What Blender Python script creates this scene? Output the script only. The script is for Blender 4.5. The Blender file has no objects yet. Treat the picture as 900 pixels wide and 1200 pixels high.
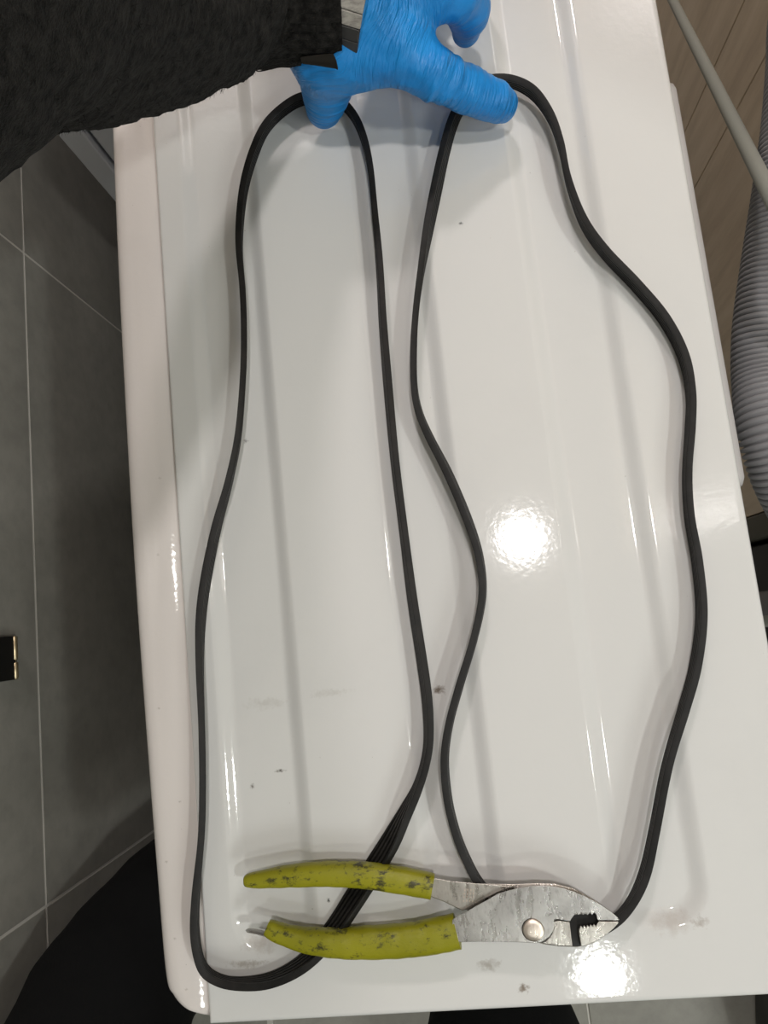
import bpy, bmesh, math, random
import numpy as np
from mathutils import Vector, Matrix, noise as mnoise
random.seed(4); rng = np.random.default_rng(4)
S = bpy.context.scene; COL = S.collection
PI = math.pi

# ------------------------------------------------------------------ camera
F = 870.0; H = 0.416; ZT = 0.85               # focal length in pixels, camera above the machine top, machine top
def unit(v): v = np.array(v, float); return v/np.linalg.norm(v)
EY = unit((-617, -5970, F)); ED = unit((97, (F*F-617*97)/5970.0, F)); EX = -np.cross(EY, ED)
cam = bpy.data.objects.new('camera', bpy.data.cameras.new('camera')); COL.objects.link(cam)
cam.data.sensor_fit = 'VERTICAL'; cam.data.sensor_height = 36; cam.data.lens = 36*F/1200
cam.data.clip_start = 0.01
wx = np.array([EX[0], EY[0], -ED[0]]); wy = np.array([EX[1], EY[1], -ED[1]]); wz = np.array([EX[2], EY[2], -ED[2]])
M = Matrix.Identity(4)
for i in range(3):
    M[i][0] = wx[i]; M[i][1] = -wy[i]; M[i][2] = -wz[i]
M[2][3] = ZT+H
cam.matrix_world = M; S.camera = cam
def P(px, py, z=0.0):
    """point at height z over the machine top seen at pixel px,py"""
    r = np.array([px-450.0, py-600.0, F]); w = np.array([r@EX, r@EY, -(r@ED)])
    t = (H-z)/(-w[2]); q = w*t
    return Vector((q[0], q[1], ZT+z))

# ------------------------------------------------------------------ light and exposure
S.view_settings.view_transform = 'Standard'; S.view_settings.look = 'None'
S.view_settings.gamma = 1.0; S.view_settings.use_curve_mapping = False
S.view_settings.exposure = -0.12
w = bpy.data.worlds.new('world'); S.world = w; w.use_nodes = True
w.node_tree.nodes['Background'].inputs[0].default_value = (0.9, 0.95, 1.0, 1); w.node_tree.nodes['Background'].inputs[1].default_value = 0.08
def lamp(name, loc, power, size, color):
    d = bpy.data.lights.new(name, 'AREA'); d.shape = 'DISK'; d.size = size; d.energy = power; d.color = color
    o = bpy.data.objects.new(name, d); COL.objects.link(o); o.location = loc; return o
lamp('ceiling_light_over_machine', (0.16, 0.17, 2.36), 6.2, 0.075, (1.0, 0.955, 0.92))
lamp('ceiling_light_behind', (0.213, -0.875, 2.36), 2.2, 0.10, (0.98, 1.0, 0.95))
lamp('ceiling_light_room', (0.95, -0.42, 2.36), 7.5, 0.12, (0.98, 1.0, 0.95))
lamp('soft_fill_room', (1.35, -1.75, 2.38), 24, 1.1, (0.97, 1.0, 0.96))  # added soft fill that lifts the shadows, not a fixture of the room
lamp('ceiling_light_far', (-0.03, 1.66, 2.36), 16, 0.24, (1.0, 0.91, 0.89))

# ------------------------------------------------------------------ helpers
def mat(name, col, rough=0.5, metal=0.0, **kw):
    m = bpy.data.materials.new(name); m.use_nodes = True
    b = m.node_tree.nodes['Principled BSDF']
    b.inputs['Base Color'].default_value = (*col, 1); b.inputs['Roughness'].default_value = rough; b.inputs['Metallic'].default_value = metal
    for k, v in kw.items(): b.inputs[k.replace('_', ' ')].default_value = v
    return m
def N(m, t, **kw):
    n = m.node_tree.nodes.new(t)
    for k, v in kw.items(): setattr(n, k, v)
    return n
def L(m, a, b): m.node_tree.links.new(a, b)
def bsdf(m): return m.node_tree.nodes['Principled BSDF']
def noise_node(m, scale, detail=3, rough=0.5, vec=None, stretch=None):
    if vec is None: vec = N(m, 'ShaderNodeTexCoord').outputs['Object']
    if stretch:
        mp = N(m, 'ShaderNodeMapping'); mp.inputs['Scale'].default_value = stretch; L(m, vec, mp.inputs['Vector']); vec = mp.outputs[0]
    n = N(m, 'ShaderNodeTexNoise'); n.inputs['Scale'].default_value = scale; n.inputs['Detail'].default_value = detail; n.inputs['Roughness'].default_value = rough
    L(m, vec, n.inputs['Vector']); return n
def ramp(m, fac, stops):
    r = N(m, 'ShaderNodeValToRGB'); e = r.color_ramp.elements
    while len(e) < len(stops): e.new(0.5)
    for i, (p, c) in enumerate(stops): e[i].position = p; e[i].color = (*c, 1) if len(c) == 3 else c
    L(m, fac, r.inputs[0]); return r.outputs[0]
def bump(m, h, strength, dist, prev=None):
    b = N(m, 'ShaderNodeBump'); b.inputs['Strength'].default_value = strength; b.inputs['Distance'].default_value = dist
    L(m, h, b.inputs['Height'])
    if prev is not None: L(m, prev, b.inputs['Normal'])
    return b.outputs[0]
def mix(m, fac, a, b):
    n = N(m, 'ShaderNodeMix', data_type='RGBA'); L(m, fac, n.inputs[0])
    for i, v in ((6, a), (7, b)):
        if isinstance(v, tuple): n.inputs[i].default_value = (*v, 1)
        else: L(m, v, n.inputs[i])
    return n.outputs[2]

def link(name, me, m, parent=None, smooth=True, **props):
    o = bpy.data.objects.new(name, me); COL.objects.link(o)
    if m: me.materials.append(m)
    if smooth: me.polygons.foreach_set('use_smooth', [True]*len(me.polygons))
    if parent is not None:
        o.parent = parent; o.matrix_parent_inverse = Matrix.Translation(-Vector(parent.location))
    for k, v in props.items(): o[k] = v
    return o
def thing(name, loc, label, cat, group=None):
    o = bpy.data.objects.new(name, None); COL.objects.link(o); o.location = loc; o.empty_display_size = 0.05
    o['label'] = label; o['category'] = cat
    if group: o['group'] = group
    return o
def from_bm(name, bm, m, parent=None, smooth=True, bevel=0, seg=2, angle=0.6, **props):
    bmesh.ops.recalc_face_normals(bm, faces=bm.faces)
    me = bpy.data.meshes.new(name); bm.to_mesh(me); bm.free()
    o = link(name, me, m, parent, smooth, **props)
    if bevel:
        b = o.modifiers.new('bevel', 'BEVEL'); b.width = bevel; b.segments = seg; b.limit_method = 'ANGLE'; b.angle_limit = angle
        b.harden_normals = True
    return o
def box(bm, x0, x1, y0, y1, z0, z1):
    v = [bm.verts.new((x, y, z)) for z in (z0, z1) for (x, y) in ((x0, y0), (x1, y0), (x1, y1), (x0, y1))]
    for f in ((3, 2, 1, 0), (4, 5, 6, 7), (0, 1, 5, 4), (1, 2, 6, 5), (2, 3, 7, 6), (3, 0, 4, 7)): bm.faces.new([v[i] for i in f])
def box_obj(name, x0, x1, y0, y1, z0, z1, m, parent=None, bevel=0.002, **props):
    bm = bmesh.new(); box(bm, x0, x1, y0, y1, z0, z1)
    return from_bm(name, bm, m, parent, smooth=bevel > 0, bevel=bevel, **props)
def prism(bm, bottom, top):
    """solid between two outlines with the same point count"""
    a = [bm.verts.new(p) for p in bottom]; b = [bm.verts.new(p) for p in top]; n = len(a)
    bm.faces.new(a[::-1]); bm.faces.new(b)
    for i in range(n): bm.faces.new((a[i], a[(i+1) % n], b[(i+1) % n], b[i]))
def catmull(pts, closed=False, per=8):
    pts = [np.array(p, float) for p in pts]; n = len(pts); out = []
    for i in range(n if closed else n-1):
        if closed: p0, p1, p2, p3 = (pts[(i+k-1) % n] for k in range(4))
        else: p0, p1, p2, p3 = pts[max(i-1, 0)], pts[i], pts[i+1], pts[min(i+2, n-1)]
        for k in range(per):
            t = k/per
            out.append(0.5*((2*p1)+(-p0+p2)*t+(2*p0-5*p1+4*p2-p3)*t*t+(-p0+3*p1-3*p2+p3)*t**3))
    if not closed: out.append(pts[-1])
    return out
def frames(path):
    """parallel transport frames along a list of points"""
    p = [Vector(q[:3]) for q in path]; n = len(p); T = []
    for i in range(n): T.append((p[min(i+1, n-1)]-p[max(i-1, 0)]).normalized())
    ref = Vector((0, 0, 1)) if abs(T[0].z) < 0.9 else Vector((1, 0, 0))
    U = [(ref-T[0]*ref.dot(T[0])).normalized()]
    for i in range(1, n):
        u = U[-1]-T[i]*U[-1].dot(T[i]); U.append(u.normalized())
    return p, T, U, [T[i].cross(U[i]) for i in range(n)]
def tube(bm, path, radii, seg=16, cap=True, squash=1.0, disp=None):
    p, T, U, V = frames(path); rings = []
    for i in range(len(p)):
        r = radii[i] if hasattr(radii, '__len__') else radii
        ring = []
        for k in range(seg):
            a = 2*PI*k/seg
            q = p[i]+U[i]*(math.cos(a)*r*squash)+V[i]*(math.sin(a)*r)
            if disp: q = q+(q-p[i]).normalized()*disp(i, a, q)
            ring.append(bm.verts.new(q))
        rings.append(ring)
    for i in range(len(p)-1):
        for k in range(seg): bm.faces.new((rings[i][k], rings[i][(k+1) % seg], rings[i+1][(k+1) % seg], rings[i+1][k]))
    if cap: bm.faces.new(rings[0][::-1]); bm.faces.new(rings[-1])
    return rings

# ------------------------------------------------------------------ materials
def obj_vec(m): return N(m, 'ShaderNodeTexCoord').outputs['Object']
def enamel(name, col, spots=(), peel=0.030):
    m = mat(name, col, 0.065)
    pn = noise_node(m, 330, 1, 0.4); nrm = bump(m, pn.outputs[0], peel, 0.0012); L(m, nrm, bsdf(m).inputs['Normal'])
    dust = noise_node(m, 9, 6, 0.65)
    c = mix(m, ramp(m, dust.outputs[0], [(0.55, (0, 0, 0)), (0.85, (0.35, 0.35, 0.35))]), col, tuple(x*0.86 for x in col))
    sp = noise_node(m, 420, 2, 0.6)
    c = mix(m, ramp(m, sp.outputs[0], [(0.765, (0, 0, 0)), (0.80, (0.6, 0.6, 0.6))]), c, (0.30, 0.28, 0.24))
    for (x, y, rx, ry, colr, dens) in spots:                    # real marks with a place of their own
        ob = obj_vec(m); mp = N(m, 'ShaderNodeMapping'); mp.inputs['Location'].default_value = (-x/rx, -y/ry, 0); mp.inputs['Scale'].default_value = (1/rx, 1/ry, 0)
        L(m, ob, mp.inputs[0]); ln = N(m, 'ShaderNodeVectorMath', operation='LENGTH'); L(m, mp.outputs[0], ln.inputs[0])
        nn = noise_node(m, 1.3/min(rx, ry), 4, 0.7)
        ad = N(m, 'ShaderNodeMath', operation='MULTIPLY_ADD'); L(m, nn.outputs[0], ad.inputs[0]); ad.inputs[1].default_value = 2.2; L(m, ln.outputs['Value'], ad.inputs[2])
        f = ramp(m, ad.outputs[0], [(0.0, (dens,)*3), (1.0, (0, 0, 0))])
        mr = N(m, 'ShaderNodeMapRange'); mr.inputs['From Min'].default_value = 1.2; mr.inputs['From Max'].default_value = 1.9
        mr.inputs['To Min'].default_value = dens; mr.inputs['To Max'].default_value = 0.0; L(m, ad.outputs[0], mr.inputs['Value'])
        c = mix(m, mr.outputs[0], c, colr)
    L(m, c, bsdf(m).inputs['Base Color'])
    return m
marks = []
for (px, py, rx, ry, colr, d) in ((514, 809, .0045, .004, (.16, .12, .09), .9), (613, 1158, .004, .003, (.2, .15, .11), .9), (572, 1131, .008, .004, (.3, .26, .22), .6),
                                  (790, 1082, .016, .008, (.45, .38, .33), .35), (820, 1080, .006, .004, (.3, .24, .2), .5), (310, 825, .016, .005, (.5, .49, .46), .4), (385, 812, .016, .003, (.5, .49, .46), .4),
                                  (308, 1108, .014, .006, (.42, .36, .32), .45), (326, 905, .004, .0012, (.1, .09, .08), .9), (293, 923, .002, .002, (.15, .13, .12), .9), (540, 262, .002, .0015, (.1, .1, .1), .9),
                                  (285, 515, .0022, .0018, (.2, .2, .2), .8), (468, 621, .0012, .006, (.5, .5, .5), .7), (862, 1177, .012, .0025, (.3, .28, .24), .7), (290, 1130, .014, .003, (.36, .33, .28), .6), (385, 1055, .0012, .0016, (.05, .05, .05), 1)):
    q = P(px, py); marks.append((q.x, q.y, rx, ry, colr, d))
M_top = enamel('white_enamel', (0.73, 0.735, 0.725), marks)
fm = []
for (px, py) in ((187, 560), (185, 650), (195, 1010), (205, 1100), (186, 830), (218, 1160), (210, 940)):
    q = P(px, py); fm.append((q.x, q.y, .0013, .0010, (.45, .41, .37), .6))
M_fascia = enamel('warm_white_plastic', (0.78, 0.735, 0.71), fm, 0.05)
M_case = mat('white_painted_steel', (0.72, 0.72, 0.70), 0.3)
M_greyw = mat('light_grey_steel', (0.50, 0.49, 0.49), 0.4)
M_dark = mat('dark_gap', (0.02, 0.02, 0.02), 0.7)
M_greyp = mat('grey_plastic', (0.35, 0.35, 0.36), 0.45)
M_glass = mat('smoked_glass', (0.05, 0.06, 0.07), 0.05, 0, Transmission_Weight=0.6)
def tile_mat(name, c1, c2, rough, sc=5):
    m = mat(name, c1, rough); n = noise_node(m, sc, 6, 0.65); n2 = noise_node(m, 60, 4, 0.6)
    c = mix(m, ramp(m, n.outputs[0], [(0.35, (0, 0, 0)), (0.7, (1, 1, 1))]), c1, c2)
    c = mix(m, ramp(m, n2.outputs[0], [(0.4, (0, 0, 0)), (0.75, (0.4,)*3)]), c, tuple(x*0.7 for x in c1))
    L(m, c, bsdf(m).inputs['Base Color']); L(m, bump(m, n2.outputs[0], 0.15, 0.001), bsdf(m).inputs['Normal']); return m
M_wtile = tile_mat('dark_grey_stone_tile', (0.32, 0.315, 0.285), (0.44, 0.43, 0.39), 0.45)
M_grout = mat('light_grout', (0.75, 0.73, 0.68), 0.9)
M_ftile = tile_mat('grey_floor_tile', (0.30, 0.29, 0.26), (0.36, 0.35, 0.31), 0.5)
M_plaster = mat('off_white_plaster', (0.70, 0.68, 0.64), 0.9)
M_plank = mat('beige_wood_look_tile', (0.33, 0.26, 0.18), 0.35)
n = noise_node(M_plank, 6, 6, 0.65, stretch=(6, 6, 0.8))
L(M_plank, ramp(M_plank, n.outputs[0], [(0.3, (0.52, 0.42, 0.30)), (0.52, (0.64, 0.53, 0.39)), (0.75, (0.72, 0.61, 0.47))]), bsdf(M_plank).inputs['Base Color'])
M_joint = mat('dark_tile_joint', (0.09, 0.07, 0.045), 0.9)
M_black = mat('black_panel', (0.012, 0.012, 0.011), 0.45)
M_rubber = mat('black_belt_rubber', (0.01, 0.01, 0.0095), 0.5, 0, Specular_IOR_Level=0.25)
n = noise_node(M_rubber, 90, 5, 0.7); L(M_rubber, ramp(M_rubber, n.outputs[0], [(0.4, (0.007, 0.0068, 0.0065)), (0.8, (0.02, 0.018, 0.016))]), bsdf(M_rubber).inputs['Base Color'])
M_rubber2 = mat('grey_black_belt_rubber', (0.012, 0.012, 0.0115), 0.5, 0, Specular_IOR_Level=0.25)
n = noise_node(M_rubber2, 120, 4, 0.6); L(M_rubber2, ramp(M_rubber2, n.outputs[0], [(0.4, (0.010, 0.010, 0.0097)), (0.8, (0.02, 0.0195, 0.019))]), bsdf(M_rubber2).inputs['Base Color'])
M_grip = mat('yellow_green_vinyl', (0.36, 0.36, 0.02), 0.42)
n = noise_node(M_grip, 95, 6, 0.75, stretch=(1, 1.6, 1)); n2 = noise_node(M_grip, 420, 3, 0.6); n3 = noise_node(M_grip, 22, 3, 0.6)
c = mix(M_grip, ramp(M_grip, n3.outputs[0], [(0.35, (0, 0, 0)), (0.7, (1, 1, 1))]), (0.25, 0.245, 0.006), (0.34, 0.325, 0.010))
c = mix(M_grip, ramp(M_grip, n.outputs[0], [(0.54, (0, 0, 0)), (0.63, (0.92,)*3)]), c, (0.028, 0.026, 0.010))
c = mix(M_grip, ramp(M_grip, n2.outputs[0], [(0.64, (0, 0, 0)), (0.74, (0.6,)*3)]), c, (0.05, 0.045, 0.02))
L(M_grip, c, bsdf(M_grip).inputs['Base Color']); L(M_grip, bump(M_grip, n.outputs[0], 0.25, 0.0015), bsdf(M_grip).inputs['Normal'])
def steel(name, c1, c2, c3):
    m = mat(name, c1, 0.34, 0.9); n = noise_node(m, 210, 6, 0.75, stretch=(1, 0.35, 1)); n2 = noise_node(m, 35, 4, 0.6)
    c = mix(m, ramp(m, n2.outputs[0], [(0.35, (0, 0, 0)), (0.7, (1, 1, 1))]), c1, c2)
    c = mix(m, ramp(m, n.outputs[0], [(0.57, (0, 0, 0)), (0.74, (0.55,)*3)]), c, c3)
    L(m, c, bsdf(m).inputs['Base Color']); L(m, ramp(m, n.outputs[0], [(0.3, (0.16,)*3), (0.75, (0.5,)*3)]), bsdf(m).inputs['Roughness'])
    L(m, bump(m, n.outputs[0], 0.35, 0.0005), bsdf(m).inputs['Normal']); return m
M_steel = steel('worn_plier_steel', (0.72, 0.71, 0.69), (0.42, 0.41, 0.40), (0.12, 0.105, 0.09))
M_steel2 = steel('rusty_plier_steel', (0.66, 0.64, 0.60), (0.46, 0.43, 0.39), (0.16, 0.11, 0.08))
M_rivet = steel('brown_rivet_steel', (0.78, 0.70, 0.62), (0.62, 0.54, 0.47), (0.30, 0.22, 0.17))
M_glove = mat('blue_nitrile', (0.012, 0.20, 0.62), 0.42, 0, Specular_IOR_Level=0.45)
at = N(M_glove, 'ShaderNodeAttribute'); at.attribute_name = 'along'
sx = N(M_glove, 'ShaderNodeVectorMath', operation='SCALE'); sx.inputs['Scale'].default_value = 0.13; L(M_glove, obj_vec(M_glove), sx.inputs[0])
cx = N(M_glove, 'ShaderNodeCombineXYZ'); L(M_glove, at.outputs['Fac'], cx.inputs[0])
av = N(M_glove, 'ShaderNodeVectorMath', operation='ADD'); L(M_glove, sx.outputs[0], av.inputs[0]); L(M_glove, cx.outputs[0], av.inputs[1])
sb = noise_node(M_glove, 330, 3, 0.6, vec=av.outputs[0])
amp = noise_node(M_glove, 35, 2, 0.5)
am = N(M_glove, 'ShaderNodeMath', operation='MULTIPLY'); L(M_glove, sb.outputs[0], am.inputs[0]); L(M_glove, ramp(M_glove, amp.outputs[0], [(0.36, (0.1,)*3), (0.62, (1, 1, 1))]), am.inputs[1])
L(M_glove, bump(M_glove, noise_node(M_glove, 500, 3, 0.6).outputs[0], 0.12, 0.0005, bump(M_glove, am.outputs[0], 1.0, 0.0038)), bsdf(M_glove).inputs['Normal'])
n = noise_node(M_glove, 45, 5, 0.7); L(M_glove, ramp(M_glove, n.outputs[0], [(0.3, (0.008, 0.215, 0.62)), (0.7, (0.013, 0.295, 0.78))]), bsdf(M_glove).inputs['Base Color'])
M_fleece = mat('black_fleece', (0.012, 0.0115, 0.011), 0.95, 0, Sheen_Weight=0.04, Sheen_Roughness=0.5, Specular_IOR_Level=0.1)
n = noise_node(M_fleece, 900, 3, 0.7); n2 = noise_node(M_fleece, 220, 3, 0.6)
L(M_fleece, ramp(M_fleece, n2.outputs[0], [(0.35, (0.005, 0.0048, 0.0046)), (0.72, (0.030, 0.029, 0.027))]), bsdf(M_fleece).inputs['Base Color'])
L(M_fleece, bump(M_fleece, n.outputs[0], 0.8, 0.002, bump(M_fleece, n2.outputs[0], 0.5, 0.003)), bsdf(M_fleece).inputs['Normal'])
M_trouser = mat('black_cotton', (0.008, 0.0085, 0.009), 0.95, 0, Specular_IOR_Level=0.15)
n = noise_node(M_trouser, 500, 3, 0.6); L(M_trouser, bump(M_trouser, n.outputs[0], 0.3, 0.001), bsdf(M_trouser).inputs['Normal'])
M_link = mat('worn_grey_metal', (0.36, 0.34, 0.31), 0.55, 0.15)
n = noise_node(M_link, 220, 5, 0.7, stretch=(1, 3, 3)); L(M_link, ramp(M_link, n.outputs[0], [(0.35, (0.25, 0.235, 0.22)), (0.6, (0.46, 0.44, 0.40))]), bsdf(M_link).inputs['Base Color'])
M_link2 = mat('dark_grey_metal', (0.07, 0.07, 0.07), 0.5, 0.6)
M_hose = mat('grey_hose_plastic', (0.27, 0.27, 0.285), 0.45)
M_rod = mat('grey_green_tube', (0.33, 0.345, 0.31), 0.5)
M_brass = mat('polished_brass', (0.95, 0.80, 0.52), 0.4, 1.0)

# ------------------------------------------------------------------ room shell
XL = -0.386; XR = 0.42
def structure(name, x0, x1, y0, y1, z0, z1, m): return box_obj(name, x0, x1, y0, y1, z0, z1, m, bevel=0, kind='structure')
floor = structure('floor', -0.55, 2.4, -2.9, 2.7, -0.05, -0.003, M_grout)
t0 = None
for i in range(6):
    for j in range(9):
        x = -0.386+i*0.5; y = -2.75+j*0.6
        if t0 is None:
            t0 = box_obj('floor_tile', 0.0015, 0.4985, 0.0015, 0.5985, -0.008, 0.0, M_ftile, floor, 0.0012); t0.location = (x, y, 0)
        else:
            o = t0.copy(); COL.objects.link(o); o.location = (x, y, 0)
ceiling = structure('ceiling', -0.55, 2.4, -2.9, 2.7, 2.4, 2.45, M_plaster)
wl = structure('wall_left', XL-0.12, XL-0.0004, -2.9, 2.7, 0, 2.4, M_grout)
zg = 0.626; yg = 0.388                                   # a grout line and a joint seen in the photograph
tp = None
for j in range(-5, 4):
    for k in range(-1, 3):
        z0 = max(zg+0.6*k, 0.001); z1 = min(zg+0.6*(k+1), 2.4); y0 = yg+0.6*j; y1 = y0+0.6
        if z1-z0 < 0.01: continue
        full = abs(z1-z0-0.6) < 1e-6
        if full and tp is not None:
            o = tp.copy(); COL.objects.link(o); o.location = (0, y0, z0)
        else:
            o = box_obj('wall_tile', XL-0.009, XL, 0.0013, 0.5987, 0.0013, z1-z0-0.0013, M_wtile, wl, 0.0003); o.location = (0, y0, z0)
            if full: tp = o
wf = structure('wall_far', -0.55, 0.6, 2.6, 2.7, 0, 2.4, M_plaster)
wr = structure('wall_right', XR+0.004, XR+0.14, 0.085, 2.7, 0, 2.4, M_joint)
for y0, y1 in ((0.092, 0.595), (0.595, 0.6875), (0.6875, 1.29), (1.29, 1.89), (1.89, 2.55)):
    box_obj('wall_tile', XR-0.006, XR, y0+0.001, y1-0.001, 0.001, 2.39, M_plank, wr, 0.0008)
M_trim = mat('olive_grey_trim', (0.10, 0.095, 0.075), 0.6)
box_obj('trim_1', XR-0.012, XR+0.14, 0.058, 0.0905, 0, 2.4, M_trim, None, 0.003, kind='structure')
structure('wall_back', -0.55, 2.4, -2.98, -2.9, 0, 2.4, M_plaster)
structure('wall_side', 2.4, 2.5, -2.9, 2.7, 0, 2.4, M_plaster)

# ------------------------------------------------------------------ washing machine
wm = thing('washing_machine', (0, 0.114, 0), 'white washing machine with ribbed enamel top and a plastic front edge at its left', 'washing machine')
X0, X1, Y0, Y1 = -0.1612, 0.1556, -0.2035, 0.430
grooves = ((-0.1458, -0.0965, -0.1715), (-0.0404, 0.0040, -0.1660), (0.0555, 0.1060, -0.1700))
def axis(a, b, step, fine):
    v = set(np.round(np.arange(a+0.004, b-0.004, step), 5))
    for f in fine: v |= set(np.round(np.arange(f-0.0075, f+0.0075, 0.00095), 5))
    v = [q for q in v if a+0.0036 < q < b-0.0036]
    return np.array(sorted(v))
fx = [e+s for g in grooves for e, s in ((g[0], .005), (g[1], -.005))]
xs = axis(X0, X1, 0.004, fx); ys = axis(Y0, Y1, 0.006, [-.164, -.156, -.172, -.148])
edge = [(1-math.cos(a), 1-math.sin(a)) for a in np.linspace(0, PI/2, 6)]    # rolled edge: (inset, drop) in units of its radius
RE = 0.0032
xs = np.concatenate([[X0+RE*0.5*e[0] for e in edge], xs, [X1-RE*e[0] for e in edge[::-1]]])
ys = np.concatenate([[Y0+RE*e[0] for e in edge], ys, [Y1-RE*e[0] for e in edge[::-1]]])
XX, YY = np.meshgrid(xs, ys)
Z = np.zeros_like(XX)
for (a, b, e) in grooves:
    cx = (a+b)/2; hw = (b-a)/2; y0, y1 = e, 0.414; cy = (y0+y1)/2; hl = (y1-y0)/2; R = 0.022
    qx = np.abs(XX-cx)-(hw-R); qy = np.abs(YY-cy)-(hl-R)
    sd = np.hypot(np.maximum(qx, 0), np.maximum(qy, 0))+np.minimum(np.maximum(qx, qy), 0)-R     # negative inside
    t = np.clip(-sd/0.0095, 0, 1); s = t*t*(3-2*t)
    Z -= 0.0042*(0.35*t+0.65*s) * 1.0
def drop(v, a, b, r0, r1):
    d = np.zeros_like(v)
    for edgepos, sgn, r in ((a, 1, r0), (b, -1, r1)):
        u = np.clip((v-edgepos)*sgn/r, 0, 1); d += r*(1-np.sqrt(np.clip(1-(1-u)**2, 0, 1)))
    return d
Z -= np.maximum(drop(XX, X0, X1, RE*0.5, RE), drop(YY, Y0, Y1, RE, RE))
ny, nx = XX.shape
verts = [(XX[j, i], YY[j, i], ZT+Z[j, i]) for j in range(ny) for i in range(nx)]
faces = [(j*nx+i, j*nx+i+1, (j+1)*nx+i+1, (j+1)*nx+i) for j in range(ny-1) for i in range(nx-1)]
ringi = [i for i in range(nx)]+[j*nx+nx-1 for j in range(1, ny)]+[(ny-1)*nx+i for i in range(nx-2, -1, -1)]+[j*nx for j in range(ny-2, 0, -1)]
base = len(verts); verts += [(verts[i][0], verts[i][1], ZT-0.028) for i in ringi]
faces += [(ringi[(k+1) % len(ringi)], ringi[k], base+k, base+(k+1) % len(ringi)) for k in range(len(ringi))]
faces.append([base+k for k in range(len(ringi))][::-1])
me = bpy.data.meshes.new('top_panel'); me.from_pydata(verts, [], faces); me.update()
link('top_panel', me, M_top, wm, True, label='glossy white enamel top with three long pressed grooves')
# front fascia: bowed outer edge, round corners, rounded front, crowned towards the gap
oc = np.array(catmull([(-0.1640, -0.2012), (-0.1700, -0.1985), (-0.1780, -0.1945), (-0.1835, -0.1885), (-0.1868, -0.178), (-0.1885, -0.13), (-0.1905, -0.05), (-0.1922, 0.05), (-0.1925, 0.15), (-0.1922, 0.24), (-0.1908, 0.34), (-0.1890, 0.404), (-0.1855, 0.417), (-0.178, 0.424), (-0.1640, 0.429)], per=8))
fr = [(0.0, -0.0100), (0.00008, -0.0082), (0.0006, -0.0058), (0.0014, -0.0040), (0.0026, -0.0024), (0.0045, -0.0011), (0.0068, -0.0003), (0.010, 0.0)]
bm = bmesh.new(); rows = []; xi = -0.1619; ctr_y = 0.098
for (x, y) in oc:
    wd = xi-x; row = [bm.verts.new((x, y, ZT-0.13))]
    ins = [(d_, z_) for d_, z_ in fr]+[(None, t) for t in np.linspace(0, 1, 12)[1:]]
    sc_ = min(1.0, wd/0.020)
    for d_, z_ in ins:
        xx = x+d_*sc_ if d_ is not None else (x+0.010*sc_)+(xi-x-0.010*sc_)*z_
        zz = z_ if d_ is not None else 0.0
        e_ = min(abs(y+0.2012), abs(0.429-y)); zz = zz-0.0035*max(0, 1-e_/0.006)**2            # ends roll over
        zz -= 13.0*max(0.0, xx+0.1775)**2
        row.append(bm.verts.new((xx, y+(0.0015 if False else 0), ZT+zz)))
    row.append(bm.verts.new((xi, y, ZT-0.13))); rows.append(row)
for r0_, r1_ in zip(rows[:-1], rows[1:]):
    for k in range(len(r0_)): bm.faces.new((r0_[k], r0_[(k+1) % len(r0_)], r1_[(k+1) % len(r1_)], r1_[k]))
bm.faces.new(rows[0]); bm.faces.new(rows[-1][::-1])
o = from_bm('front_fascia', bm, M_fascia, wm, True, label='warm white plastic front edge with rounded corners')
m_ = o.modifiers.new('es', 'EDGE_SPLIT'); m_.split_angle = 0.9
box_obj('casing', -0.172, 0.1515, -0.1995, 0.426, 0.03, ZT-0.027, M_case, wm, 0.006)
box_obj('front_panel', -0.1835, -0.171, -0.192, 0.421, 0.04, ZT-0.132, M_case, wm, 0.005)
bm = bmesh.new()
pth = [(-0.184, 0.114+0.15*math.cos(a), 0.45+0.15*math.sin(a)) for a in np.linspace(0, 2*PI, 41)]
tube(bm, pth, 0.012, 10, cap=False); from_bm('door_ring', bm, M_greyp, wm)
bm = bmesh.new(); bmesh.ops.create_uvsphere(bm, u_segments=24, v_segments=12, radius=0.14)
for v in bm.verts: v.co = Vector((-0.18+v.co.x*0.06, 0.114+v.co.y, 0.45+v.co.z))
from_bm('door_glass', bm, M_glass, wm)
box_obj('rear_cover', 0.148, 0.1640, 0.052, 0.306, ZT-0.30, ZT-0.010, M_greyw, wm, 0.007)
for sx in (-0.15, 0.125):
    for sy in (-0.175, 0.40):
        bm = bmesh.new(); tube(bm, [(sx, sy, 0), (sx, sy, 0.012), (sx, sy, 0.032)], [0.022, 0.02, 0.012], 16); from_bm('foot', bm, M_dark, wm)

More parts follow.
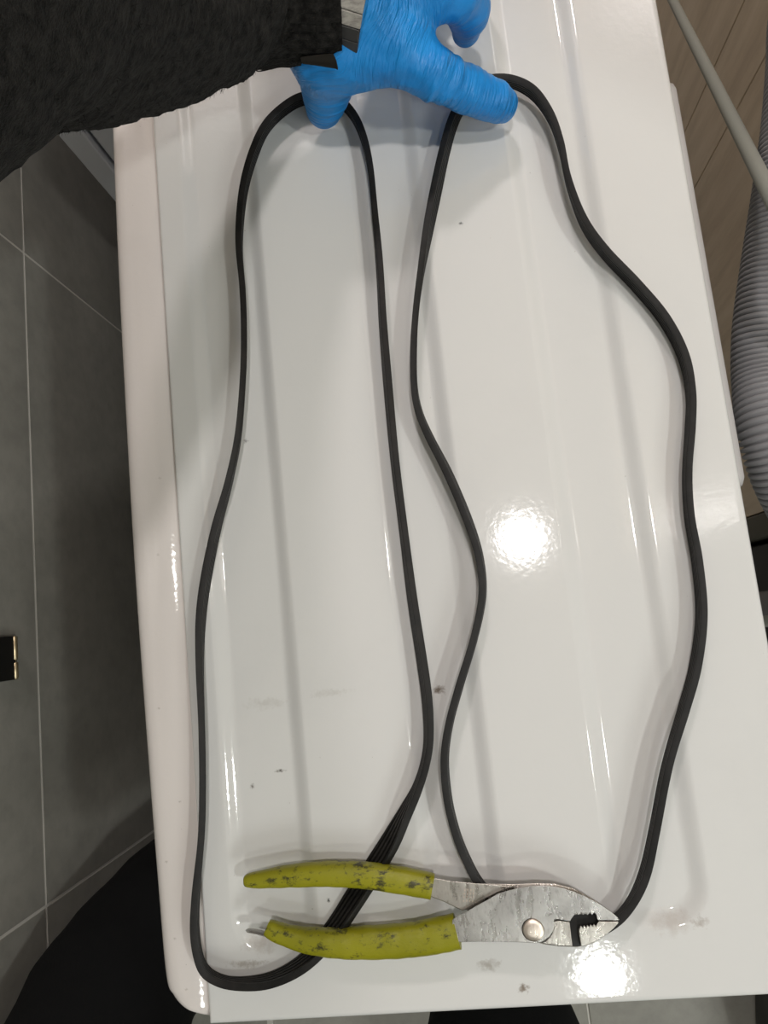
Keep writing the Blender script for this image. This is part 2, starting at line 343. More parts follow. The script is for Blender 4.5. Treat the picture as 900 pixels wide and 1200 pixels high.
# ------------------------------------------------------------------ drive belts
BW, BT, NR = 0.0125, 0.0036, 5
def belt(name, ctrl, m, label, group):
    """ctrl: (px, py, visible width in px) going counter-clockwise; the inner face shows"""
    P0 = [P(c[0], c[1], 0.0055) for c in ctrl]; n = len(ctrl); rows = []
    info = []
    for i in range(n):
        p = P0[i]; t = (P0[(i+1) % n]-P0[i-1]); t.z = 0; t.normalize(); Nn = Vector((-t.y, t.x, 0))     # inward
        fv = math.atan2(-(Nn.x*p.x+Nn.y*p.y), H-0.006)
        wm_ = ctrl[i][2]*H/F
        a = math.asin(min(max((wm_-BT*0.95)/(BW*0.98), 0.0), 1.0))
        info.append((p.x, p.y, fv-a))
    pts = catmull(info, True, 10); m_n = len(pts); xyz = [Vector((q[0], q[1], 0)) for q in pts]
    prof = [(-BW/2, -BT*0.45), (BW/2, -BT*0.45), (BW/2, BT*0.30)]
    rw = BW/NR
    for k in range(NR):
        x = BW/2-k*rw
        prof += [(x-rw*0.12, BT*0.55), (x-rw*0.62, BT*0.55)]
        if k < NR-1: prof += [(x-rw*0.86, -BT*0.05), (x-rw*0.98, -BT*0.05)]
    prof += [(-BW/2, BT*0.30)]
    verts = []; np_ = len(prof)
    for i in range(m_n):
        t = (xyz[(i+1) % m_n]-xyz[i-1]).normalized(); Nn = Vector((-t.y, t.x, 0)); ph = pts[i][2]
        up = Vector((Nn.x*math.sin(ph), Nn.y*math.sin(ph), math.cos(ph)))            # across the width
        fa = Vector((Nn.x*math.cos(ph), Nn.y*math.cos(ph), -math.sin(ph)))           # ribbed face, inward
        off = [up*a+fa*b for a, b in prof]; lo = min(q.z for q in off)
        top = max(q.z for q in off)
        ctr = Vector((xyz[i].x, xyz[i].y, ZT-lo+0.0001))
        # keep the strip's middle on the pixel ray it was measured on
        zc = -lo-0.0055; ctr.x -= xyz[i].x*zc/(H-0.0055); ctr.y -= xyz[i].y*zc/(H-0.0055)
        verts += [ctr+q for q in off]
    faces = [(i*np_+k, ((i+1) % m_n)*np_+k, ((i+1) % m_n)*np_+(k+1) % np_, i*np_+(k+1) % np_) for i in range(m_n) for k in range(np_)]
    me = bpy.data.meshes.new(name); me.from_pydata(verts, [], faces); me.update()
    o = link(name, me, m, None, True, label=label, category='belt', group=group)
    b = bmesh.new(); b.from_mesh(me); bmesh.ops.recalc_face_normals(b, faces=b.faces); b.to_mesh(me); b.free()
    e = o.modifiers.new('es', 'EDGE_SPLIT'); e.split_angle = 0.7
    return o
loop1 = [(372, 114, 17), (345, 120, 16), (315, 145, 15), (298, 178, 14), (285, 225, 12), (280, 284, 9.5), (284, 340, 7.5), (285.5, 385, 6.5), (284.5, 440, 6.5), (279, 510, 8.5), (268, 565, 10), (254, 617, 12.5), (242, 675, 13.5), (235.5, 724, 12.5),
         (234, 780, 9.5), (236, 850, 6.5), (237, 920, 6), (235.5, 980, 7), (229.5, 1047, 9.5), (228.5, 1095, 11), (237, 1133, 12), (258, 1149, 13), (288, 1152.5, 14.5), (322, 1146.5, 17), (358, 1126, 20), (390, 1090, 25),
         (414, 1054, 27), (436, 1020, 27), (457, 986, 25), (474, 954, 18), (489, 924, 12.5), (499, 892, 11), (502.5, 860, 11.5), (500, 815, 12.5), (493, 765, 12.5), (483, 700, 12), (472.5, 617, 10.5), (463, 540, 10.5), (455.5, 460, 11), (449, 380, 10),
         (445, 310, 9), (440, 255, 8), (434, 195, 8), (424, 155, 10), (410, 130, 12), (393, 117, 15)]
loop2 = [(573, 95, 14), (556, 106, 14), (543, 120, 16), (531, 143, 16), (521, 177, 15.5), (511, 223, 16), (501.5, 270, 14), (493, 318, 9), (487, 365, 7.5), (484.5, 410, 8), (485, 450, 8), (490, 480, 9), (502, 510, 10), (526, 557, 11), (549, 612, 11), (562, 655, 9.5), (565, 698, 9),
         (555.5, 747, 8.5), (538, 805, 9), (526, 850, 9), (521, 890, 9.5), (524.5, 935, 10), (534, 975, 10), (547, 1008, 10.5), (566, 1041, 12), (600, 1072, 13), (645, 1092, 13), (690, 1093, 13), (720, 1080, 12), (741, 1056, 12), (756, 1022, 13), (767, 973, 12), (778, 915, 12), (787, 878, 12), (801, 832, 13), (815, 780, 13.5),
         (822, 720, 13), (817, 658, 12.5), (808, 605, 11.5), (805.5, 555, 11), (809, 500, 12), (809.5, 460, 12), (801, 418, 14), (779, 375, 15), (746, 335, 15), (709, 296, 14.5), (684, 260, 12.5), (667, 214, 9), (658, 172, 9.5), (646, 138, 12), (626, 110, 15.5), (600, 96, 15.5)]
belt('drive_belt', loop1, M_rubber, 'black ribbed drive belt, the left loop held by the gloved thumb', 'drive belts on the washing machine top')
belt('drive_belt', loop2, M_rubber2, 'black drive belt, the right wavy loop held by the gloved index finger', 'drive belts on the washing machine top')

# ------------------------------------------------------------------ slip joint pliers
q0 = P(505, 1070); pl = thing('slip_joint_pliers', (q0.x, q0.y, ZT), 'worn steel slip joint pliers with yellow grips lying across both belts', 'pliers')
def zt(px): return 0.0085+(px-287)/438*0.0085                        # axis height of the tool along its length
def PP(px, py, dz): return P(px, py, zt(px)+dz)
def grip(name, ctr, m, lab):
    pts = catmull(ctr, False, 8); bm = bmesh.new()
    path = [PP(p[0], p[1], 0) for p in pts]; k = [(H-zt(p[0]))/F for p in pts]
    path = [Vector(q) for q in path]
    rad = [max(p[2], 0.5)*kk for p, kk in zip(pts, k)]
    zc = 0.82
    P_, T, U, V = frames(path)
    rings = []
    for i in range(len(path)):
        ring = []
        side = Vector((-T[i].y, T[i].x, 0)).normalized()
        for a in np.linspace(0, 2*PI, 20, endpoint=False):
            c, s = math.cos(a), math.sin(a)
            ex = 0.75; c = math.copysign(abs(c)**ex, c); s = math.copysign(abs(s)**ex, s)
            q = path[i]+side*(c*rad[i])+Vector((0, 0, s*min(rad[i]*0.9, 0.0062)))
            q += (q-path[i])*0.05*mnoise.noise(q*180)
            ring.append(bm.verts.new(q))
        rings.append(ring)
    for i in range(len(rings)-1):
        for j in range(20): bm.faces.new((rings[i][j], rings[i][(j+1) % 20], rings[i+1][(j+1) % 20], rings[i+1][j]))
    bm.faces.new(rings[0][::-1]); bm.faces.new(rings[-1])
    o = from_bm(name, bm, m, pl, True, label=lab); e = o.modifiers.new('es', 'EDGE_SPLIT'); e.split_angle = 1.0
    return o
grip('grip', [(285.5, 1032, 2), (287, 1032, 5.5), (291, 1031.8, 7.2), (300, 1031, 8.6), (315, 1029.3, 10), (335, 1027, 11.4), (360, 1025, 12.4), (400, 1024, 13.2), (440, 1027, 13.6), (475, 1032.5, 13.8), (500, 1037.3, 13.2), (507, 1039, 13)], M_grip, 'yellow green vinyl grip with dark grime')
grip('grip', [(313, 1086.5, 8), (318, 1089, 9.5), (330, 1094, 10.6), (349, 1099.5, 12), (370, 1103, 13.6), (400, 1105, 15.2), (427, 1104.5, 16.2), (460, 1103, 16.8), (490, 1100, 17.2), (515, 1095.5, 17.6), (536, 1091, 17.8)], M_grip, 'yellow green vinyl grip torn open at its end')
def plate(bm, outline, d0, d1): prism(bm, [PP(x, y, d0) for x, y in outline], [PP(x, y, d1) for x, y in outline])
def teeth(a, b, n, h):
    out = []; ax, ay = a; bx, by = b; L_ = math.hypot(bx-ax, by-ay); nxn, nyn = -(by-ay)/L_, (bx-ax)/L_
    for i in range(n):
        t0, t1 = i/n, (i+0.5)/n
        out += [(ax+(bx-ax)*t0, ay+(by-ay)*t0), (ax+(bx-ax)*t1+nxn*h, ay+(by-ay)*t1+nyn*h)]
    return out+[b]
# upper layer: handle of the lower grip running into the upper jaw
A = [(530, 1078), (537, 1072.5), (548, 1067.5), (558, 1061.5), (570, 1055), (583, 1047.5), (597, 1043), (611, 1040), (624, 1038.3), (636, 1038), (649, 1038.8), (661, 1041), (673, 1045), (685, 1050), (697, 1056), (708, 1062.5), (717, 1069), (723.5, 1074.5), (725.5, 1077.5), (725, 1078.7), (716, 1078.6), (700, 1078.3)]
A += teeth((699, 1072.5), (672.5, 1072.5), 5, 3.4)
A += [(669.5, 1076.5), (668, 1079.5), (660, 1078.6), (653, 1077.2), (649, 1078), (649.5, 1084), (648, 1091), (643.5, 1098), (637, 1103), (629, 1105.3), (617, 1104.6), (600, 1103.8), (583, 1103.6), (560, 1103.6), (539, 1104), (530, 1100)]
bm = bmesh.new(); plate(bm, A, -0.0012, 0.0052); from_bm('upper_jaw', bm, M_steel, pl, True, bevel=0.0016, seg=4, angle=0.5, label='bright scratched steel half carrying the upper jaw')
# lower layer: handle of the upper grip running under the joint into the lower jaw
B = [(498, 1030), (507, 1028.5), (530, 1032.5), (560, 1035), (600, 1036), (630, 1034.8), (650, 1035.5), (672, 1041), (700, 1056.5), (720, 1071), (724, 1080), (712, 1094), (694, 1105.5), (676, 1110), (655, 1109), (636, 1106.5), (618, 1100), (600, 1090), (580, 1080), (560, 1071), (540, 1064), (520, 1056), (505, 1051), (498, 1050)]
bm = bmesh.new(); plate(bm, B, -0.0066, -0.0014)
Bn = [(498, 1030), (507, 1028.5), (530, 1032.5), (560, 1035.2), (590, 1037.5), (603, 1038.8), (585, 1045), (570, 1052.5), (556, 1060), (542, 1067.5), (531, 1062), (520, 1056.5), (505, 1051), (498, 1050)]
plate(bm, Bn, -0.0014, 0.0018)
J = [(681, 1109), (679, 1098), (678, 1088.5)]+teeth((679, 1087.5), (698, 1085), 5, -3.2)+[(701, 1079.6), (716, 1079.7), (725, 1079.6), (724.5, 1082), (718.5, 1088.5), (711, 1095), (702, 1101), (693, 1105.8), (686, 1108.5)]
plate(bm, J, -0.0014, 0.0050)
J2 = [(648, 1080), (654, 1078.5), (667.5, 1080.5), (669, 1092), (671, 1109), (655, 1108.6), (641, 1106.5), (634, 1105.8), (641, 1101.5), (646.5, 1095), (649, 1088)]
plate(bm, J2, -0.0014, 0.0028)
from_bm('lower_jaw', bm, M_steel2, pl, True, bevel=0.0006, seg=2, angle=0.5, label='rust-edged steel half carrying the lower jaw')
bm = bmesh.new(); plate(bm, [(667, 1073), (701, 1070), (702, 1080), (699, 1089), (681, 1092), (680.5, 1109), (670.5, 1109), (668, 1092)], -0.0014, -0.0008); from_bm('jaw_shade', bm, M_dark, pl, False, label='dark shade of the jaw opening, drawn as a thin black plate')  # thin black plate that paints the shade inside the jaw opening
def disc(bm, px, py, r, d0, d1, n=32, dome=0.0):
    c = PP(px, py, 0); rr = r*(H-zt(px))/F
    lay = [(rr, d0), (rr, d1-0.0004), (rr-0.0006, d1), (rr*0.5, d1+dome*0.8)]
    rings = []
    for R, d in lay: rings.append([bm.verts.new((c.x+R*math.cos(2*PI*k/n), c.y+R*math.sin(2*PI*k/n), c.z+d)) for k in range(n)])
    for i in range(len(rings)-1):
        for k in range(n): bm.faces.new((rings[i][k], rings[i][(k+1) % n], rings[i+1][(k+1) % n], rings[i+1][k]))
    bm.faces.new(rings[-1]); bm.faces.new(rings[0][::-1])
bm = bmesh.new(); disc(bm, 624, 1084.5, 12.3, 0.0045, 0.0054); from_bm('washer', bm, M_dark, pl)
bm = bmesh.new(); disc(bm, 624, 1084.5, 11.4, 0.0045, 0.0060, dome=0.0003); from_bm('pivot_rivet', bm, M_rivet, pl, label='brownish round pivot rivet')
bm = bmesh.new()
plate(bm, [(288.5, 1090), (291, 1088.3), (300, 1089.2), (312, 1092), (322, 1094.5), (323, 1101), (312, 1097.5), (300, 1094.5), (290, 1092.5)], -0.0012, 0.0008)
plate(bm, [(287.5, 1090), (291, 1087.5), (301, 1088.5), (312, 1091), (312, 1092.2), (300, 1089.8), (291, 1089), (289.5, 1090.3), (290.5, 1092), (300, 1093.8), (312, 1096.8), (312, 1098.2), (299, 1095), (289.5, 1093)], 0.0008, 0.0022)
plate(bm, [(303, 1086.5), (306, 1085.3), (318, 1086), (318, 1090), (306, 1088.2)], -0.002, 0.001)
from_bm('handle_end', bm, M_steel, pl, True, bevel=0.0003, label='bare steel handle end poking out of the torn grip')
bm = bmesh.new()                                                     # stamped lettering worn to strokes on the neck
for k, (x, y) in enumerate([(x, y) for x in (544, 547.5, 551, 554.5) for y in (1042, 1046, 1050, 1054.5)]):
    x += (y-1042)*-0.12; plate(bm, [(x, y), (x+1.6, y+0.2), (x+1.5, y+2.6), (x-0.1, y+2.4)], 0.0017, 0.0021)
from_bm('stamping', bm, M_rivet, pl, False, kind='stuff')

# ------------------------------------------------------------------ the person: gloved hand, sleeve, trousers
pr = thing('person', (-0.2, -0.3, 0), 'person in black fleece sleeve, black trousers and blue glove pressing both belts down', 'person')
def V3(px, py, z): return np.array(P(px, py, z))
bones = []                                                           # (a, b, ra, rb, blend group)
def chain(pts):
    for (a, b) in zip(pts[:-1], pts[1:]): bones.append((V3(*a[:3]), V3(*b[:3]), a[3], b[3]))
WR = (372, 8, 0.070, 0.026)
# wrist and palm
chain([(340, -4, 0.079, 0.019), (380, -4, 0.076, 0.0195), (410, -5, 0.072, 0.021)])
for k in ((458, 52, 0.056, 0.0135), (452, 6, 0.062, 0.0150), (445, -42, 0.060, 0.0145), (436, -84, 0.052, 0.0125)):
    chain([(404, 6 if k[1] > 0 else -14, 0.068, 0.0195), k])
# index: long straight reach to the belt
chain([(458, 52, 0.056, 0.0140), (505, 86, 0.048, 0.0101), (545, 104, 0.034, 0.0090), (576, 118, 0.0225, 0.0083), (590, 123, 0.0165, 0.0076)])
# middle finger: arched, tip down
chain([(452, 6, 0.062, 0.0150), (500, -12, 0.068, 0.0104), (536, -10, 0.064, 0.0095), (549, 12, 0.046, 0.0088), (546, 38, 0.026, 0.0077)])
# ring and little finger, beyond the frame
chain([(445, -42, 0.060, 0.0145), (505, -62, 0.062, 0.0108), (545, -62, 0.048, 0.0100), (558, -42, 0.030, 0.0092), (556, -20, 0.018, 0.0085)])
chain([(436, -84, 0.052, 0.0125), (488, -112, 0.050, 0.0098), (520, -116, 0.036, 0.0090), (534, -102, 0.022, 0.0083), (536, -86, 0.014, 0.0078)])
# thumb and the web to the index
chain([(398, 12, 0.066, 0.0185), (386, 58, 0.056, 0.0185), (383, 96, 0.034, 0.0102), (381, 118, 0.022, 0.0088), (379, 132, 0.0145, 0.0076)])
chain([(384, 62, 0.054, 0.0165), (420, 62, 0.056, 0.0135), (458, 56, 0.056, 0.0135)])
def glove_mesh():
    A_ = np.array([b[0] for b in bones]); B_ = np.array([b[1] for b in bones]); ra = np.array([b[2] for b in bones]); rb = np.array([b[3] for b in bones])
    lo = np.minimum(A_.min(0), B_.min(0))-0.035; hi = np.maximum(A_.max(0), B_.max(0))+0.035
    h = 0.0016; n = np.ceil((hi-lo)/h).astype(int)+1
    gx, gy, gz = (lo[i]+h*np.arange(n[i]) for i in range(3))
    G = np.stack(np.meshgrid(gx, gy, gz, indexing='ij'), -1)
    k = 0.0045; acc = np.zeros(n); 
    for a, b, r0, r1 in zip(A_, B_, ra, rb):
        ab = b-a; t = np.clip(((G-a)@ab)/(ab@ab), 0, 1)
        d = np.linalg.norm(G-(a+t[..., None]*ab), axis=-1)-(r0+(r1-r0)*t)
        acc += np.exp(-np.clip(d, -0.06, 0.06)/k)
    D = -k*np.log(acc)
    # surface nets
    ins = D < 0
    c = np.zeros(np.array(n)-1, int); pos = np.zeros((*(np.array(n)-1), 3)); cnt = np.zeros(np.array(n)-1)
    corners = [(i, j, l) for i in (0, 1) for j in (0, 1) for l in (0, 1)]
    sl = lambda o: tuple(slice(o[q], n[q]-1+o[q]) for q in range(3))
    for a in corners:
        for b in corners:
            df = [b[q]-a[q] for q in range(3)]
            if sum(df) == 1 and min(df) == 0:
                da, db = D[sl(a)], D[sl(b)]; cr = (da < 0) != (db < 0)
                t = np.where(cr, da/np.where(cr, da-db, 1), 0)
                for q in range(3): pos[..., q] += np.where(cr, a[q]+t*df[q], 0)
                cnt += cr
    act = cnt > 0; idx = -np.ones(act.shape, int); idx[act] = np.arange(act.sum())
    vv = (np.argwhere(act)+pos[act]/cnt[act][:, None])*h+lo
    fc = []
    for ax in range(3):
        o = [0, 0, 0]; o[ax] = 1
        s0 = [slice(1, n[q]-1) for q in range(3)]; s0[ax] = slice(0, n[ax]-1)
        s1 = list(s0); s1[ax] = slice(1, n[ax])
        cr = ins[tuple(s0)] != ins[tuple(s1)]
        ii = np.argwhere(cr)+np.array([s.start for s in s0])
        fl = ins[tuple(s0)][cr]
        u, w_ = [(1, 2), (2, 0), (0, 1)][ax]
        du = np.zeros(3, int); du[u] = 1; dw = np.zeros(3, int); dw[w_] = 1
        q = [idx[tuple((ii-e).T)] for e in (du*0, du, du+dw, dw)]
        q = np.stack(q, 1); q[~fl] = q[~fl][:, ::-1]; fc.append(q)
    fc = np.concatenate(fc)
    # distance along the limb for the wrinkles
    wsum = np.zeros(len(vv)); al = np.zeros(len(vv)); off = 0.0
    for i, (a, b, r0, r1) in enumerate(zip(A_, B_, ra, rb)):
        ab = b-a; ln = np.linalg.norm(ab); t = ((vv-a)@ab)/(ab@ab); tc = np.clip(t, 0, 1)
        d = np.linalg.norm(vv-(a+tc[:, None]*ab), axis=1)-(r0+(r1-r0)*tc); wt = np.exp(-np.clip(d, -.02, .06)/0.0030)
        base = np.linalg.norm(a-A_[0])
        wsum += wt; al += wt*(base+t*ln)
    return vv, fc, al/wsum
vv, fc, al = glove_mesh()
me = bpy.data.meshes.new('glove'); me.from_pydata(vv.tolist(), [], fc.tolist()); me.update()
at_ = me.attributes.new('along', 'FLOAT', 'POINT'); at_.data.foreach_set('value', al.astype(np.float32))
# real folds: push the surface in and out along the wrinkle coordinate
nrm = np.zeros(len(vv)*3, np.float32); me.vertices.foreach_get('normal', nrm); nrm = nrm.reshape(-1, 3)
disp = np.empty(len(vv))
for i, q in enumerate(vv):
    qv = Vector(q); w_ = max(0.0, mnoise.noise(qv*42+Vector((7, 3, 1)))+0.35)
    st = mnoise.noise(Vector((al[i]*230, q[0]*22, q[1]*22+q[2]*22)))
    disp[i] = 0.0013*w_*(abs(st)-0.2)*2 + 0.0006*mnoise.noise(qv*95)
vv2 = vv+nrm*disp[:, None]; vv2[:, 2] = np.maximum(vv2[:, 2], ZT+0.0012)
me.vertices.foreach_set('co', vv2.astype(np.float32).ravel()); me.update()
g = link('glove', me, M_glove, pr, True, label='blue nitrile glove, thumb and index finger pressed on the belts')
sm = g.modifiers.new('smooth', 'SMOOTH'); sm.factor = 0.5; sm.iterations = 2
# sleeve
sp = catmull([(345, -10, .080, .0290), (300, -12, .087, .0345), (270, -24, .097, .0400), (210, -20, .120, .0460), (120, -22, .162, .0490), (0, -58, .218, .0530), (-120, -112, .268, .0555)], False, 8)
path = [V3(p[0], p[1], p[2]) for p in sp]; rad = [p[3] for p in sp]
e1 = path[-1]; up_ = catmull([e1, np.array((-0.20, 0.06, ZT+0.34)), np.array((-0.32, -0.05, ZT+0.42))], False, 8)
path += up_[1:]; rad += list(np.linspace(0.057, 0.064, len(up_)-1))
bm = bmesh.new()
def fl(i, a, q): return 0.0022*mnoise.noise(Vector(q)*70)+0.0010*mnoise.noise(Vector(q)*260)+0.0018*mnoise.noise(Vector(q)*28)
fine = catmull([tuple(p)+(r,) for p, r in zip(path, rad)], False, 4)
tube(bm, fine, [f[3] for f in fine], 96, True, 1.0, fl)
sl_ = from_bm('sleeve', bm, M_fleece, pr, label='fuzzy black fleece sleeve')
# fuzz: short fibres standing off the fleece
fv, ff = [], []
fp, fT, fU, fV = frames(fine)
for _ in range(9000):
    i = random.randrange(0, int(len(fine)*0.75)); a = random.uniform(0, 2*PI); d = fU[i]*math.cos(a)+fV[i]*math.sin(a)
    q = fp[i]+d*(fine[i][3]-0.0004); dirv = (d+Vector((random.gauss(0, .6), random.gauss(0, .6), random.gauss(0, .6)))).normalized(); ln = random.uniform(.001, .0032)
    s = dirv.cross(Vector((random.random(), random.random(), random.random()))).normalized()*0.00016; k = len(fv)
    fv += [q-s, q+s, q+dirv*ln]; ff.append((k, k+1, k+2))
me = bpy.data.meshes.new('fleece_fuzz'); me.from_pydata(fv, [], ff); link('fleece_fuzz', me, M_fleece, pr, False, kind='stuff')
# ribbed cuff with a thick turned hem
cp = catmull([(296, -11, .088, .0345), (330, -6, .0815, .0315), (368, -4, .0785, .0305), (393, -5, .0765, .0300)], False, 8)
bm = bmesh.new()
tube(bm, [V3(*p[:3]) for p in cp], [p[3] for p in cp], 160, False, 1.0, lambda i, a, q: 0.0007*math.sin(a*46)+0.0010*mnoise.noise(Vector(q)*120))
o = from_bm('cuff', bm, M_fleece, pr, label='black ribbed knit cuff at the wrist'); so = o.modifiers.new('solid', 'SOLIDIFY'); so.thickness = 0.0028; so.offset = -1
M_hem = mat('brown_black_hem', (0.014, 0.011, 0.007), 0.9)
bm = bmesh.new()                                                     # folded corner of the hem
tp_ = [V3(352, 66, .078), V3(376, 63, .079), V3(391, 62, .079), V3(394, 70, .077), V3(396, 78.5, .074), V3(389, 75, .074), V3(372, 71.5, .074), V3(352, 71, .075)]
prism(bm, [Vector(q)-Vector((0, 0, .003)) for q in tp_], [Vector(q) for q in tp_]); from_bm('hem_flap', bm, M_hem, pr, True, bevel=0.0008, label='brownish folded hem corner')
bm = bmesh.new(); th = catmull([V3(298, 73, .077), V3(297.5, 78, .077), V3(301, 83, .0775), V3(310, 82.5, .078), V3(325, 78.5, .078), V3(338, 77, .077), V3(346, 74, .076)], False, 5)
tube(bm, th, 0.00032, 6); from_bm('loose_thread', bm, M_fleece, pr, label='loose black thread hanging off the cuff')
# trousers and shoes
def leg(pts, name):
    c = catmull(pts, False, 8); bm = bmesh.new()
    def wr(i, a, q): return 0.004*mnoise.noise(Vector((q.x*9, q.y*9, q.z*22)))+0.0035*math.sin(q.z*70+a*2+3*mnoise.noise(q*8))*max(0, mnoise.noise(q*7+Vector((3, 1, 5)))+.2)
    tube(bm, [p[:3] for p in c], [p[3] for p in c], 48, True, 1.0, wr); return from_bm(name, bm, M_trouser, pr, label='black cotton trouser leg')
leg([(-.311, -.262, .055, .058), (-.311, -.255, .25, .0575), (-.312, -.250, .46, .060), (-.313, -.258, .58, .064), (-.310, -.304, .72, .069), (-.262, -.42, .86, .082), (-.235, -.47, .95, .088)], 'trouser_leg')
leg([(-.015, -.44, .055, .060), (-.015, -.43, .28, .062), (-.012, -.405, .47, .066), (-.012, -.345, .60, .060), (-.014, -.345, .70, .066), (-.05, -.41, .84, .082), (-.075, -.46, .95, .088)], 'trouser_leg')
M_shoe = mat('black_leather', (0.015, 0.015, 0.015), 0.5)
for (x, y) in ((-.311, -.262), (-.015, -.44)):
    bm = bmesh.new(); bmesh.ops.create_uvsphere(bm, u_segments=24, v_segments=14, radius=1.0)
    for v in bm.verts:
        c = v.co.copy(); fy = (c.y+1)/2
        v.co = Vector((x+c.x*(0.046-0.008*abs(c.y)), y+0.055+c.y*0.135, max(0.0, 0.042+c.z*(0.058-0.022*fy))))
    from_bm('shoe', bm, M_shoe, pr)

# ------------------------------------------------------------------ metal link wristband over the glove cuff
wb0 = V3(405, 0, .07); wb = thing('wristband', tuple(wb0), 'grey metal link wristband showing between black cuff and blue glove', 'watch strap')
ax = unit(V3(424, 8, .068)-V3(372, -8, .073)); u0 = unit(np.cross(ax, (0, 0, 1))); v0 = np.cross(u0, ax)
if v0[2] < 0: v0 = -v0
cc = V3(421, -4, .0725); NL = 28; RB = 0.0292
for k in range(NL):
    a = 2*PI*(k+0.45)/NL; r_ = u0*math.cos(a)+v0*math.sin(a); tg = -u0*math.sin(a)+v0*math.cos(a)
    bm = bmesh.new(); hw = PI*RB/NL*1.0; pts = []
    for dr in (-0.0012, 0.0016):
        for (s, t) in ((-1, -1), (1, -1), (1, 1), (-1, 1)): pts.append(Vector(cc+r_*(RB+dr)+tg*s*hw+ax*t*0.0066))
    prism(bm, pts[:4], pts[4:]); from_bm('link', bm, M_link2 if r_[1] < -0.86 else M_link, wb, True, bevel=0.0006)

# ------------------------------------------------------------------ behind the machine
hp = [(XR-0.006, 0.46, ZT-.26), (XR-0.05, 0.455, ZT-.24)]+[tuple(P(x, y, z)) for x, y, z in ((985, -50, -.13), (950, -20, -.075), (939, 20, -.058), (937, 70, -.056), (931, 150, -.056), (920, 230, -.056), (908, 310, -.056), (899, 380, -.056), (898, 440, -.056), (907, 510, -.05), (933, 580, -.06), (975, 640, -.085))]+[(0.325, 0.0, ZT-.20), (0.335, -0.03, ZT-.40), (0.33, -0.03, ZT-.849)]
hc = catmull(hp, False, 60); 
arc = np.concatenate([[0], np.cumsum([np.linalg.norm(hc[i+1]-hc[i]) for i in range(len(hc)-1)])])
pitch = 0.0037; ns = int(arc[-1]/pitch)*6; tt = np.linspace(0, arc[-1], ns)
hc = np.array(hc); hs = np.stack([np.interp(tt, arc, hc[:, i]) for i in range(3)], 1)
bm = bmesh.new(); tube(bm, hs, [0.0203-0.0030*max(0.0, math.sin(2*PI*t/pitch))**1.5 for t in tt], 24)
dh = from_bm('drain_hose', bm, M_hose, None, label='grey corrugated drain hose hanging behind the washing machine', category='hose')
a = np.array(P(786, -4, -.36)); b = np.array(P(903, 229, -.012)); d = b-a
w0 = a+d*((XR-0.014-a[0])/d[0])
rp = [w0+(b-w0)*t for t in np.linspace(0, 1.06, 10)]
rp += catmull([tuple(rp[-1]), tuple(rp[-1]+np.array((0.004, -0.022, 0.012))), tuple(rp[-1]+np.array((0.028, -0.05, 0.006))), (0.240, 0.04, ZT-0.05), (0.262, -0.03, ZT-0.22), (0.262, -0.05, ZT-0.849)], False, 8)[1:]
bm = bmesh.new(); tube(bm, rp, 0.0047, 16)
from_bm('water_tube', bm, M_rod, None, label='thin straight grey green tube slanting in front of the beige wall', category='tube')
# white cabinet beyond the machine
cb = thing('white_cabinet', (-0.07, 0.66, 0), 'white cabinet standing beyond the washing machine, its edge showing under the sleeve', 'cabinet')
M_cab = mat('bluish_white_laminate', (0.72, 0.74, 0.78), 0.4)
box_obj('carcass', -0.279, 0.140, 0.449, 0.95, 0.0, 0.83, M_cab, cb, 0.002)
box_obj('door', -0.3045, -0.283, 0.445, 0.95, 0.05, 0.82, M_cab, cb, 0.002)
box_obj('worktop', -0.3045, 0.140, 0.445, 0.95, 0.8305, 0.85, M_cab, cb, 0.002)
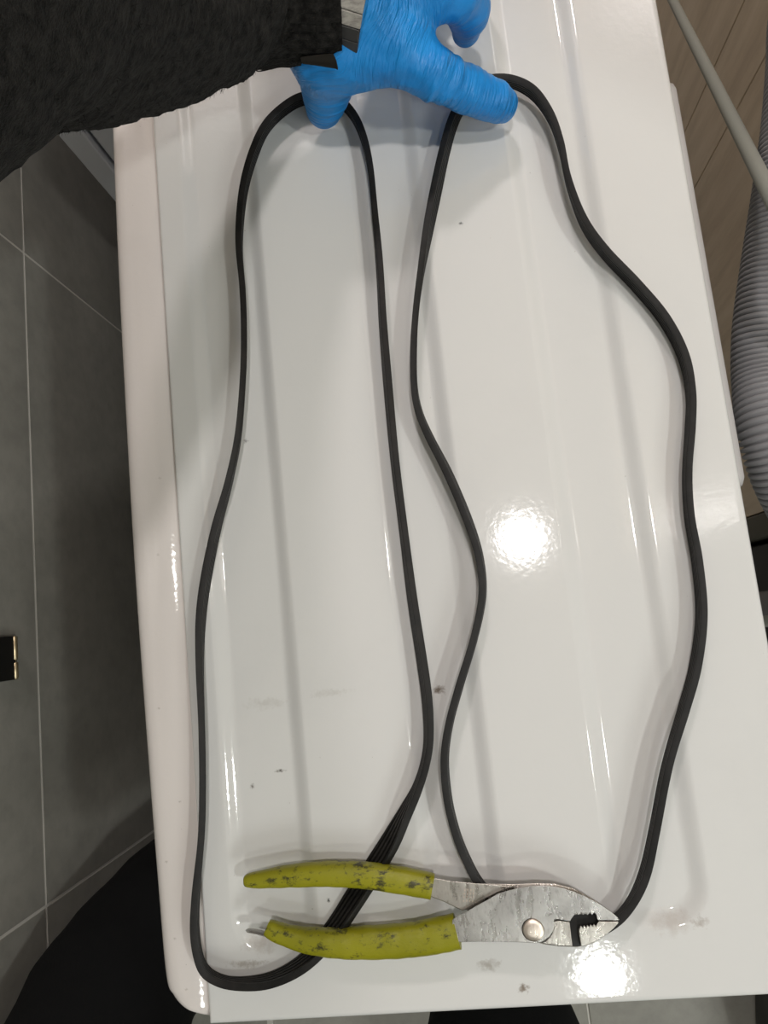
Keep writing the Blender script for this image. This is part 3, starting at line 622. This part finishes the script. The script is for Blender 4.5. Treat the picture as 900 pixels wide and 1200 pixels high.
# black cabinet at the right, past the wall's end
bc = thing('black_cabinet', (0.62, -0.12, 0), 'black cabinet past the end of the beige wall, right of the machine', 'cabinet')
box_obj('carcass', 0.425, 0.85, -0.26, 0.052, 0.0, 0.86, M_black, bc, 0.003)
box_obj('door', 0.43, 0.845, -0.279, -0.2605, 0.05, 0.85, M_black, bc, 0.002)
bm = bmesh.new(); tube(bm, [(0.5, -.281, .72), (0.5, -.30, .72), (0.5, -.30, .60), (0.5, -.281, .60)], 0.005, 10); from_bm('handle', bm, M_link, bc)
# black tool bag on the floor at the lower right
tb = thing('tool_bag', (0.50, -0.66, 0), 'black tool bag on the floor at the lower right corner', 'bag')
bm = bmesh.new(); box(bm, 0.36, 0.66, -0.80, -0.58, 0.001, 0.15)
bmesh.ops.subdivide_edges(bm, edges=bm.edges, cuts=6, use_grid_fill=True)
for v in bm.verts: v.co += Vector((mnoise.noise(v.co*14), mnoise.noise(v.co*14+Vector((9, 0, 0))), 0.0 if v.co.z < 0.01 else mnoise.noise(v.co*14+Vector((0, 9, 0)))))*0.012
from_bm('bag_body', bm, M_black, tb, True, bevel=0.004)
bm = bmesh.new(); tube(bm, catmull([(0.43, -.69, .145), (0.44, -.69, .20), (0.51, -.69, .235), (0.58, -.69, .20), (0.59, -.69, .145)], False, 6), 0.008, 12); from_bm('bag_handle', bm, M_black, tb)
# small brass edged bracket on the left wall
def onwall(px, py):
    r = np.array([px-450.0, py-600.0, F]); w_ = np.array([r@EX, r@EY, -(r@ED)]); t = XL/w_[0]; return w_*t
a = onwall(10, 746); b = onwall(12, 797); zb = ZT+H+a[2]
br = thing('wall_bracket', (XL, (a[1]+b[1])/2, zb), 'small dark bracket with a shiny brass edge on the grey tile wall', 'bracket')
box_obj('plate', XL+0.0002, XL+0.006, b[1], a[1], zb, zb+0.03, M_black, br, 0.001)
ym = b[1]+(a[1]-b[1])*0.42
for (y0_, y1_) in ((b[1], ym-0.0006), (ym+0.0006, a[1])):
    bm = bmesh.new(); tube(bm, [(XL+0.005, y, zb) for y in (y0_, y0_+.001, y1_-.001, y1_)], [0.0014, 0.0026, 0.0026, 0.0014], 12); from_bm('brass_pin', bm, M_brass, br)
